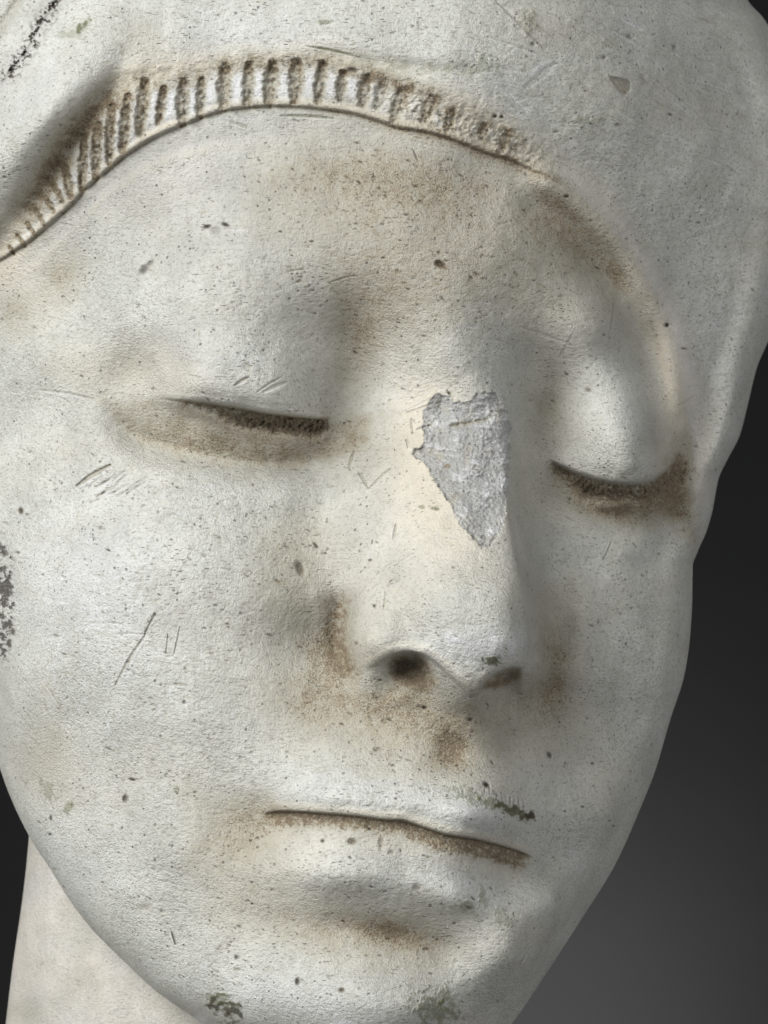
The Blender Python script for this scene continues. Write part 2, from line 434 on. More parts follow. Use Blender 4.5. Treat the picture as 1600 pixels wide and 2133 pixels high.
# the brown hollow at the right temple
blob(1240, 545, 60, 80, -35, z=-12, dirt=0.12)
blob(1288, 580, 22, 52, -32, z=-6, dirt=0.55)

# ------------------------------------------------------------------ nose
RFILM = [[(1400,925),(1440,900),(1452,1010),(1446,1130),(1405,1085),(1330,1060),(1250,1070),(1345,1030)], [(1140,955),(1200,1000),(1300,1020),(1400,1000),(1430,1060),(1330,1095),(1230,1070),(1165,1010)]]
def f(s, d, t, x, y):      # bridge line
    on = ends(t, 0.3, 0.2)
    return dict(cream=on*gs(s-50, 90)*0.6)
stroke([(930,700),(950,830),(985,980),(1010,1120),(1030,1250)], 200, f)
def f(s, d, t, x, y):      # the far contour of the nose
    A = 8+14*sm(880, 1380, y)
    on = ends(t, 0.15, 0.1)
    return dict(z=on*(-A*sm(7, -3, s)*sm(-120, -14, s)*1.0 + 5*gs(s-8, 10)), dirt=on*gs(s+26, 24)*(0.08+0.12*sm(1080, 1350, y))*(1+fbm(x, y, 16, 89)))
stroke([(1064,850),(1066,930),(1062,1000),(1064,1070),(1080,1160),(1096,1240),(1106,1320),(1108,1395)], 140, f)
def f(s, d, t, x, y):      # crease between ball and wing
    return dict(z=-ends(t, .4, .2)*gs(s, 20)*17, grey=ends(t)*gs(s, 18)*0.12)
stroke([(815,1255),(850,1295),(872,1330),(890,1352)], 60, f)
blob(985, 1345, 100, 38, 6, white=0.45, cream=-0.3)  # bright nose tip: a highlight painted into the colour
# wing of the nostril and groove around it
blob(782, 1322, 52, 60, 20, p=2.4, z=40)
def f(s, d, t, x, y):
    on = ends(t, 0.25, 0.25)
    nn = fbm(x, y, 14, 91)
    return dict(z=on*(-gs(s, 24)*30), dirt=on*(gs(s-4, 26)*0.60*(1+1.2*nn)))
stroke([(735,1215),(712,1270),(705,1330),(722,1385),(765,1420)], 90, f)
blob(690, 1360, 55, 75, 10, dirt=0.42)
# lower contour of the nose: wing, nostril, tip, second nostril
def f(s, d, t, x, y):
    A = 74*gs(x-852, 50) + 16*gs(x-965, 50) + 70*gs(x-1045, 38)*sm(1112, 1076, x)
    on = sm(0, 0.08, t)*sm(1, 0.84, t)
    return dict(z=on*(-A*sm(-2, 6, s)*sm(100, 26, s) + 5*gs(s+10, 9)), cream=on*gs(s+12, 12)*0.4)
stroke([(745,1398),(775,1386),(800,1372),(825,1361),(852,1357),(885,1364),(915,1384),(940,1408),(965,1430),(985,1446),(1003,1434),(1022,1411),(1048,1396),(1075,1390),(1104,1392),(1135,1396)], 110, f, 4)
def disc(cx, cy, pts):
    pass
def poly_field(pts, soft, fn):
    """fn(inside01, x, y) with a soft edge inside a closed outline"""
    Q = catmull(list(pts)+[pts[0]], 5)[:, :2]
    q = sub(Q[:,0].min()-soft*3, Q[:,0].max()+soft*3, Q[:,1].min()-soft*3, Q[:,1].max()+soft*3)
    X, Y = XX[q], YY[q]
    ins = np.zeros(X.shape, bool); best = np.full(X.shape, 1e9)
    for i in range(len(Q)):
        a = Q[i]; b = Q[(i+1) % len(Q)]
        if abs(b[1]-a[1]) > 1e-9:
            c = ((a[1] > Y) != (b[1] > Y)) & (X < (b[0]-a[0])*(Y-a[1])/(b[1]-a[1])+a[0])
            ins ^= c
        e = b-a; L2 = max(e @ e, 1e-9)
        t = np.clip(((X-a[0])*e[0]+(Y-a[1])*e[1])/L2, 0, 1)
        best = np.minimum(best, np.hypot(X-a[0]-t*e[0], Y-a[1]-t*e[1]))
    sd = np.where(ins, best, -best)
    for ch, v in fn(sd, X, Y).items():
        F[ch][q] += v
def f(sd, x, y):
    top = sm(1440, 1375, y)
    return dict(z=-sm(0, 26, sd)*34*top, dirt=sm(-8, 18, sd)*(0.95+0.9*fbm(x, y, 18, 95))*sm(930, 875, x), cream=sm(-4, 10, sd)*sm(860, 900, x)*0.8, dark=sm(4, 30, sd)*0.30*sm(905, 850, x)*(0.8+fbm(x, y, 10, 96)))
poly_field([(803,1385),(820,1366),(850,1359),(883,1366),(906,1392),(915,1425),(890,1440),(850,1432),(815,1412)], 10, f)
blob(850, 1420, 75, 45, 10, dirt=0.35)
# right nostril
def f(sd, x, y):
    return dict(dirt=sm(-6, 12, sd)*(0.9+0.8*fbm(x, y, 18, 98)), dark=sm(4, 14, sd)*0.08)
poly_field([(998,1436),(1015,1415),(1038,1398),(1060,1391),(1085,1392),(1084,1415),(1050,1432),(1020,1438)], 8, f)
# columella and undercut beneath the tip
blob(960, 1490, 60, 24, 0, z=-8, cream=0.4)
blob(1000, 1310, 90, 80, 0, z=14)
blob(1070, 1200, 26, 90, 0, z=6)
# speckled tan grime under the nose, right-hand groove
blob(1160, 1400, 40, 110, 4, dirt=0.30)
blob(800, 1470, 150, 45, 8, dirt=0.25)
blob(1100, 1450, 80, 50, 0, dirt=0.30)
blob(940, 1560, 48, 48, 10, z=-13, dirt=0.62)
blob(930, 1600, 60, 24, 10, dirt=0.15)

# ------------------------------------------------------------------ mouth and chin
mouth = [(540,1696),(575,1690),(620,1690),(680,1694),(740,1699),(800,1707),(840,1709),(880,1722),(930,1738),(990,1748),(1040,1760),(1090,1776),(1122,1792)]
def f(s, d, t, x, y):
    on = sm(0, 0.07, t)*sm(1, 0.93, t)
    up = sm(3, -4, s)*sm(-60, -10, s)*9 + gs(s+9, 7)*3
    nn = fbm(x, y, 12, 111, 4, 0.7); ww = 28+8*sm(0.45, 0.75, t)
    ins = sm(-1, 3, s)*sm(ww+14+5*nn, ww-16+5*nn, s)
    return dict(z=on*(up - 8*sm(-1, 4, s)*sm(26, 10, s) - 5*ins + 5*ins*nn), dirt=on*(ins*(1.05+0.9*nn) + gs(s-2, 4)*0.35 + gs(s-34, 26)*0.18 + gs(s+6, 8)*0.22), cream=on*(gs(s+8, 9)*0.6 + gs(s-46, 26)*0.3))
stroke(mouth, 110, f)
blob(690, 1820, 150, 54, 8, z=32)
blob(960, 1872, 110, 44, 14, z=30)
blob(840, 1800, 30, 50, 10, z=-6)
blob(720, 1658, 140, 30, 4, z=20)
blob(975, 1695, 110, 32, 12, z=26)
blob(650, 1560, 130, 40, 8, z=-8)
blob(548, 1710, 56, 56, 0, z=-16, dirt=0.34)
blob(480, 1740, 80, 90, 0, z=-8, dirt=0.24)
blob(1135, 1800, 30, 34, 0, z=-10, dirt=0.10)
# the faint upper edge of the upper lip
def f(s, d, t, x, y):
    return dict(z=ends(t)*gs(s, 12)*3, cream=ends(t)*gs(s, 14)*0.2)
stroke([(620,1600),(740,1610),(860,1612),(940,1625),(1040,1640),(1110,1690)], 50, f)
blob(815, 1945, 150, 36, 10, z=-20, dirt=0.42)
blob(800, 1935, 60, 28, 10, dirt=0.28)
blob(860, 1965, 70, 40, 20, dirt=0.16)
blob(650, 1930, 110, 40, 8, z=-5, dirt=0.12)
blob(760, 2070, 160, 70, 8, z=10)

# ------------------------------------------------------------------ the chip on the bridge
def f(sd, x, y):
    jag = 7*fbm(x, y, 16, 121) + 4*fbm(x, y, 5, 122)
    k = sm(-2.5, 2.5, sd+jag)
    striae = fbm(x, y, 7, 124, rot=0.12, asp=5)
    lump = fbm(x, y, 45, 123)
    return dict(z=-k*(6+14*sm(0, 40, sd)) + k*(3.0*striae + 9*lump + 4*fbm(x, y, 7, 128, 4, 0.7)), grey=k*(1.0), white=k*np.clip(-0.18+1.5*striae+1.7*lump, 0, 0.6), dirt=k*np.clip(0.9*fbm(x, y, 30, 126)-0.1, 0, .3),
                cream=-k*1.5, dark=sm(-4, 0, sd+jag)*sm(14, 3, sd+jag)*0.45*sm(0.0, 0.35, fbm(x, y, 24, 125))*sm(985, 930, x), moss=0*x)
poly_field([(884,856),(902,828),(925,822),(938,835),(950,838),(985,834),(990,820),(1008,818),(1030,822),(1045,845),(1060,870),(1064,920),(1060,980),(1056,1030),(1050,1080),
            (1035,1118),(1012,1140),(985,1120),(960,1090),(945,1060),(925,1030),(905,1000),(888,965),(862,950),(866,935),(885,925),(882,895)], 8, f)
def f(s, d, t, x, y):
    return dict(z=-gs(d, 3.5)*8*ends(t), dirt=gs(d, 4)*0.6*ends(t))
stroke([(932,888),(970,882),(1005,875),(1025,873)], 20, f, 4)
blob(932, 971, 7, 6, 0, p=4, dirt=0.9, cream=0.4)
# white crest of light stone, rubs at the tip of the nose
blob(905, 884, 18, 9, 0, white=0.9)
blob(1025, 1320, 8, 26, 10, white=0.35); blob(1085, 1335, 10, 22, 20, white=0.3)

# ------------------------------------------------------------------ pits, gouges, scratches
def pit(x, y, rx, ry, rot=0, dep=10, dk=0.8, dr=0.3):
    blob(x, y, rx, ry, rot, p=3.2, z=-dep, dark=dk, dirt=dr)
for a in [(917,551,11,8,10,9,.35,1.0),(925,556,9,4,30,3,.1,.6),(911,546,6,4,-20,3,.2,.6),(432,472,9,4,-10,8,1.0,0),(470,468,10,4,20,8,1.0,0),(450,480,12,9,0,6,.35,0),(300,562,13,8,-45,9,.75,0),(314,548,9,5,-40,6,.5,0),
          (1389,677,5,5,0,8,1.2,0),(44,1064,5,8,0,8,.9,.8),(261,1664,6,9,10,9,.7,.4),(276,1624,8,3,10,6,1.0,0),(106,1704,3,7,0,6,1.0,0),(104,1738,5,3,0,6,1.0,0),
          (626,1185,9,17,-25,9,.35,.3),(733,1753,11,7,0,7,.5,.7),(620,2045,5,9,0,8,.8,.4),(712,2063,7,5,0,6,.5,.7),(384,1462,4,4,0,5,.7,0),(1031,242,5,4,0,6,1.1,0),(1045,243,4,4,0,6,1.1,0),
          (884,1474,6,4,0,6,1.0,0),(1144,1573,5,8,-30,6,.8,0),(979,1499,6,4,0,6,.8,0),(1180,409,6,4,0,6,.9,.2),(672,1752,5,4,0,5,.9,0),(770,1727,4,3,0,5,.9,0),
          (869,1850,10,10,0,5,.1,.25),(816,1776,7,6,0,4,.1,.3),(493,1994,5,5,0,6,.8,0),(300,1892,14,9,0,5,.05,.25),(780,1262,4,4,0,6,.9,0),(742,1340,5,5,0,5,.6,0),(1013,1635,8,6,40,8,1.1,0),
          (795,1757,7,16,0,5,.12,.3),(735,146,12,5,10,6,.8,.3),(1285,260,5,4,0,4,.6,0),(1258,120,5,4,0,4,.6,0),(1310,76,5,6,0,4,.6,0),(1340,165,16,5,50,3,.35,0),(1404,98,5,8,0,3,.45,.2),
          (1110,92,5,5,0,4,.5,.3),(516,765,10,9,0,3,.1,.25),(1225,812,8,4,20,5,.5,.4),(1180,780,6,3,20,4,.7,0)]:
    pit(*a)
# leaf-shaped chip on the head cloth
def f(sd, x, y):
    k = sm(-1.5, 3, sd)
    return dict(z=-k*8, dirt=k*0.42, grey=k*0.7)
poly_field([(1268,158),(1295,163),(1313,172),(1311,192),(1300,198),(1284,184)], 5, f)
def gouge(p0, p1, wd, dep, **ch):
    def f(s, d, t, x, y):
        ww = wd*(0.35+0.65*np.sin(np.pi*np.clip(t, 0.02, 0.98)))
        k = sm(ww*1.3, ww*0.4, d)*ends(t, .05, .05)
        o = {c: 0.7*v*k for c, v in ch.items()}
        o['white'] = o.get('white', 0) + 0.45*gs(s-ww*1.7, ww*0.6)*ends(t)
        o['z'] = -dep*k + dep*0.3*gs(s-ww*1.6, ww)*ends(t)
        return o
    mid = ((p0[0]+p1[0])/2 + (p1[1]-p0[1])*0.02, (p0[1]+p1[1])/2 - (p1[0]-p0[0])*0.02)
    stroke([p0, mid, p1], wd*5+8, f, 5)
gouge((157,1014),(234,966),5,7,dirt=0.75,grey=.4)
gouge((238,1432),(306,1318),4,3.5,dirt=0.42,grey=.2); gouge((300,1325),(326,1276),2.5,4,dirt=0.4)
gouge((230,1322),(312,1322),2,3,dirt=.25); gouge((225,1297),(250,1300),2,3,dirt=.3)
gouge((375,1303),(362,1363),2.2,3,dirt=.25); gouge((350,1320),(345,1362),2,3,dirt=.2)
gouge((487,804),(520,785),4,5,dirt=.45); gouge((533,819),(590,783),2.5,3,dirt=.3); gouge((545,818),(600,795),5,3,dirt=.22)
gouge((505,569),(525,545),1,1,dirt=.0); gouge((570,594),(636,562),0,0.1)
gouge((594,567),(637,561),1.8,3,dirt=.45); gouge((683,590),(740,573),1.8,3,dirt=.5)
gouge((726,978),(738,938),3,4,dirt=.5); gouge((745,982),(768,1020),3,4,dirt=.45); gouge((768,1018),(815,975),2.5,3,dirt=.4)
gouge((80,812),(200,832),3,4,dirt=.25,grey=.3)
gouge((357,1940),(366,1968),2.5,4,dark=.9); gouge((340,2080),(300,2100),0,0.1)
gouge((90,1420),(130,1482),2.2,3,dirt=.45); gouge((215,1480),(240,1540),2.2,2,grey=.3)
gouge((360,1425),(392,1428),3,4,dirt=.6)
gouge((634,95),(755,121),2.6,4,moss=.9,dark=.35); gouge((755,121),(790,128),1.5,2,moss=.4)
gouge((580,241),(700,247),3,4,moss=.9,dark=.15)
gouge((490,256),(520,268),3,4,dirt=.5); gouge((858,308),(870,335),2,3,dark=.7); gouge((776,358),(783,378),2.2,3,dark=.7)
gouge((1278,630),(1268,700),2,3,dirt=.45,dark=.15); gouge((1275,1125),(1255,1168),2.2,3,dirt=.45); gouge((803,1232),(798,1270),2,3,dirt=.4)
gouge((1030,0),(1140,110),4,3,grey=.3,dirt=.15); gouge((1160,128),(1090,185),9,2,grey=.2); gouge((1010,75),(1160,130),2,2,dirt=.2)
gouge((1270,60),(1360,110),2.5,2,grey=.35); gouge((1300,120),(1500,280),2,2,grey=.25,dirt=.1); gouge((1400,150),(1590,215),2,1.5,grey=.25)
gouge((1340,200),(1470,270),2,1.5,dirt=.2); gouge((1080,680),(1180,715),4,1.5,dirt=.18); gouge((1195,690),(1160,750),3,1.5,dirt=.22)
gouge((1082,2010),(1100,1984),2,3,dark=.4); gouge((1080,1640),(1085,1670),1,1,dark=.1)
gouge((260,145),(195,48),0,.1)
gouge((865,882),(858,870),2,3,dirt=.6); gouge((860,900),(856,870),2,4,dirt=.7); gouge((866,895),(900,885),2,4,dirt=.7); gouge((845,915),(850,935),2,4,dirt=.5)
gouge((930,812),(945,835),2.5,4,dirt=.6)
gouge((905,838),(845,860),2.5,3,dirt=.3,cream=.3); gouge((900,828),(830,862),2,2,cream=.5)
for k in range(9):
    x = 1010+k*10; y = 1640+k*3.5
    x += random.uniform(-4, 4); y += random.uniform(-6, 8)
    gouge((x, y), (x+random.uniform(-1, 3), y+random.uniform(8, 30)), random.uniform(1.2, 2.2), 2, dark=random.uniform(.25, .8))
for k in range(14):
    a = random.uniform(0, 1)
    x = 175+random.uniform(0, 110); y = 1020-(x-175)*0.45+random.uniform(0, 55)
    gouge((x, y), (x+random.uniform(25, 45), y-random.uniform(14, 28)), 2.5, 3, dirt=.22, grey=.2)
for k in range(10):
    x = 730+random.uniform(0, 110); y = 1170+random.uniform(0, 100)
    gouge((x, y), (x+random.uniform(12, 40), y-random.uniform(5, 22)), 1.8, 2.5, dirt=.35)
gouge((825,1090),(818,1125),3,4,dirt=.6); gouge((775,1165),(768,1172),4,4,dirt=.5)
# moss and algae
def mossy(x, y, rx, ry, rot, a, dk=0.0):
    q = sub(x-3*max(rx,ry), x+3*max(rx,ry), y-3*max(rx,ry), y+3*max(rx,ry))
    X, Y = XX[q], YY[q]
    c, s_ = math.cos(math.radians(rot)), math.sin(math.radians(rot))
    u = ((X-x)*c+(Y-y)*s_)/rx; v = (-(X-x)*s_+(Y-y)*c)/ry
    g = np.exp(-(u*u+v*v)*1.2)
    nn = fbm(X, Y, 12, int(x)+3)+0.6*fbm(X, Y, 30, int(y))
    F['moss'][q] += a*sm(0.25, 0.85, g+0.9*nn)*sm(0.03, 0.2, g)
    F['dark'][q] += dk*sm(0.45, 0.9, g+1.3*nn)*sm(0.03, 0.2, g)
    F['z'][q] += 2.5*sm(0.3, 0.9, g+nn)*sm(0.03, 0.2, g)
mossy(1070,1690,42,14,18,1.0,.6); mossy(1105,1698,14,8,0,.9,.8); mossy(970,1655,55,16,18,.45,.05); mossy(1020,1672,40,14,20,.6,.05)
mossy(470,2098,38,26,40,.8,.7); mossy(455,2080,30,16,0,.5,0); mossy(905,2105,60,34,20,.65,.1); mossy(930,2080,30,20,60,.5,.05)
mossy(1005,1865,12,22,0,.5,0); mossy(970,1885,22,12,0,.5,0); mossy(1045,1915,22,28,0,.35,0); mossy(145,1680,12,16,0,.6,0); mossy(368,1642,9,9,0,.5,0)
mossy(178,50,24,8,-45,.9,.3); mossy(150,70,30,10,0,.4,0); mossy(1025,1378,22,12,0,.9,.5); mossy(675,46,16,6,0,.7,.1); mossy(1010,135,40,22,0,.4,0)
mossy(60,2110,28,20,0,.4,0); mossy(1050,300,18,14,0,.1,0); mossy(95,1640,30,18,60,.35,.1); mossy(1100,45,26,26,40,.3,0); mossy(878,1055,10,5,0,.7,0); mossy(905,1058,10,6,0,.8,.2)
mossy(1220,255,30,18,0,.35,0)
# black weathering at the far left edge
def f(s, d, t, x, y):
    nn = fbm(x, y, 16, 131, 5, 0.75, rot=0.7)+0.5*fbm(x, y, 60, 133)
    k = sm(36, 4, d+14*fbm(x, y, 20, 135))*sm(-0.35, 0.45, nn)*ends(t, .15, .15)
    k = sm(0.15, 0.6, k)
    return dict(z=-k*6, dark=k*0.85, grey=k*0.5)
stroke([(0,1110),(4,1200),(10,1270),(4,1340),(-6,1400)], 40, f)

fresh_chips = [(422,2128,20,12,35,.9),(715,2130,26,7,0,.9),(940,1328,22,10,20,.4),(1068,1345,12,22,10,.5)]
for a in fresh_chips: blob(*a[:5], p=4, white=a[5], cream=-1)
# random small blemishes: pinholes, nicks, fine scratches
def keep(x, y):
    return True
RS = np.random.RandomState(3)
_cy, _cx = np.meshgrid(np.arange(107)*20.0, np.arange(84)*20.0, indexing='ij')
cl = np.clip(0.5+1.5*fbm(_cx, _cy, 110, 77, 3), 0, 1.4)
for k in range(3600):
    x = RS.uniform(-20, 1600); y = RS.uniform(0, 2133)
    # density follows the weathered forehead, the cheek and the lower face
    dens = 0.06 + 0.9*math.exp(-((x-820)/330)**2-((y-520)/230)**2) + 0.55*math.exp(-((x-300)/260)**2-((y-1250)/260)**2) + 0.5*math.exp(-((x-650)/380)**2-((y-1750)/260)**2) + 0.6*math.exp(-((x-820)/150)**2-((y-1440)/70)**2)
    if RS.uniform() > dens*(0.5+1.6*cl[int(y//20)%107, int((x+40)//20)%84]): continue
    r = abs(RS.normal(0, 0.9))+1.3
    pit(x, y, r*RS.uniform(1, 2.6), r*0.85, RS.normal(12, 18), 1.5+r*.6, RS.uniform(.15, .9)**1.3, RS.uniform(0, .5))
for k in range(900):
    c = RS.randint(0, 4)
    if c == 0: x, y, an = RS.normal(250, 150), RS.normal(1300, 150), RS.choice([RS.normal(-60, 12), RS.normal(8, 10), RS.normal(88, 8)])
    elif c == 1: x, y, an = RS.normal(850, 260), RS.normal(580, 170), RS.normal(8, 18)
    elif c == 2: x, y, an = RS.uniform(0, 1550), RS.uniform(0, 2133), RS.normal(15, 45)
    else: x, y, an = RS.uniform(1000, 1550), RS.uniform(0, 350), RS.normal(25, 10)
    L = RS.uniform(10, 60)*(1.6 if c == 3 else 1)
    an = math.radians(an)
    x1 = x+L*math.cos(an); y1 = y+L*math.sin(an)
    q = sub(min(x, x1)-6, max(x, x1)+6, min(y, y1)-6, max(y, y1)+6)
    if q is None: continue
    X, Y = XX[q], YY[q]
    t = np.clip(((X-x)*(x1-x)+(Y-y)*(y1-y))/(L*L), 0, 1)
    d = np.hypot(X-x-t*(x1-x), Y-y-t*(y1-y))
    g = np.exp(-(d/1.8)**2)*ends(t, .3, .3)
    F['z'][q] -= g*RS.uniform(.3, 1.4)
    if RS.uniform() < 0.45: F['white'][q] += g*RS.uniform(.1, .5)
    else: F['dirt'][q] += g*RS.uniform(.05, .35)

# general unevenness of hand-worked stone
inside = edge
Z += inside*(5.0*fbm(XX, YY, 130, 141, 3) + 1.6*fbm(XX, YY, 26, 145, 3) + 0.9*fbm(XX, YY, 6, 149, 3, rot=0.15, asp=2.2))
# broad discolouration of the stone
dirt += 0.10*sm(-0.1, 0.5, fbm(XX, YY, 260, 151, 4)) + 0.10*sm(0.12, 0.5, fbm(XX, YY, 60, 155, 4))
blob(860, 380, 360, 120, 8, dirt=0.20); blob(880, 520, 400, 200, 0, grey=0.22, dirt=0.14); blob(430, 420, 240, 140, -10, grey=0.35, dirt=0.07)
blob(100, 1560, 90, 120, 0, dirt=0.10); blob(120, 560, 60, 60, 0, dirt=0.20); blob(30, 640, 60, 60, 0, dirt=0.10)
blob(1150, 1420, 90, 160, 0, dirt=0.10)
for a in [(820,380,230,80,6,.16),(1180,480,110,90,35,.16),(760,640,70,120,5,.10),(760,930,90,80,0,.18),(30,650,60,70,0,.22),(170,770,90,60,10,.14),(470,930,280,60,8,.10),(900,1500,260,90,6,.22),
          (620,1450,120,80,10,.14),(470,1740,120,120,0,.10),(640,1920,300,80,5,.14),(850,2010,110,60,10,.14),(1250,1060,160,60,8,.14),(1160,830,60,150,5,.12),(1180,1300,60,160,3,.10),(90,1560,70,120,0,.12),
          (290,80,60,60,0,.14),(700,1330,80,140,0,.10),(1120,60,120,60,10,.10),(1330,200,160,80,15,.06),(130,580,50,90,30,.2),(800,1250,80,80,0,.07),(1240,1450,80,140,0,.06),(600,1230,110,200,10,.22),(900,560,330,140,0,.10),(620,1130,120,70,0,.10),(350,1600,200,100,0,.05),(1080,1200,60,120,0,.08)]:  # includes the cheek beside the nose, its shade painted as a darker film
    blob(*a[:5], dirt=a[5]*1.75, cream=a[5]*1.2)
for a in [(880,900,90,250,-8,.6),(830,1130,90,150,0,.55),(760,1350,60,60,0,.5),(400,800,80,60,0,.4),(360,370,160,50,-25,.4),(650,1780,120,60,0,.35),(880,620,80,90,0,.3)]:
    blob(*a[:5], cream=a[5]*0.7)
def film(a, soft):
    def g(sd, x, y):
        k = sm(-soft, soft, sd + soft*0.9*fbm(x, y, soft*1.6, 171))
        return dict(dirt=1.35*a*k*(1+0.4*fbm(x, y, 36, 175, 5, 0.65)), cream=a*k)
    return g
poly_field([(215,835),(330,830),(400,845),(560,875),(690,880),(765,870),(745,935),(640,968),(500,966),(380,942),(270,905)], 20, film(0.30, 20))  # dirt below the left lid, with part of the shade there painted in
poly_field([(640,1340),(720,1400),(800,1430),(960,1450),(1090,1400),(1150,1230),(1195,1350),(1190,1520),(1080,1590),(900,1630),(700,1580),(600,1480)], 50, film(0.20, 50))
poly_field([(540,300),(900,290),(1150,390),(1290,520),(1310,660),(1170,690),(1000,630),(850,720),(720,760),(660,560),(560,480),(520,390)], 60, film(0.17, 60))
poly_field(RFILM[0], 16, film(0.25, 16)); poly_field(RFILM[1], 16, film(0.22, 18))
poly_field([(400,1640),(560,1660),(570,1760),(640,1860),(900,1890),(930,1990),(700,2000),(500,1900),(400,1800)], 50, film(0.14, 50))
for a in [(200,1220,190,190,0,.40),(110,200,110,110,0,.30),(430,740,90,80,0,.30),(600,2080,260,60,8,.30),(400,350,200,60,-15,.2),(960,1690,110,30,12,.35),(960,1850,110,36,14,.25),(700,1640,240,40,3,.25),(1300,875,70,70,0,.2),(520,60,200,60,5,.25),(160,1800,120,120,0,.15)]:  # highlights painted in white on the lit cheek, lids, lips and chin
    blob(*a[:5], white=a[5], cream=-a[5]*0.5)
cream += 0.35*fbm(XX, YY, 220, 161, 3)

# ------------------------------------------------------------------ materials
def mat(name):
    m = bpy.data.materials.new(name); m.use_nodes = True
    nt = m.node_tree; nt.nodes.clear()
    return m, nt, nt.nodes, nt.links

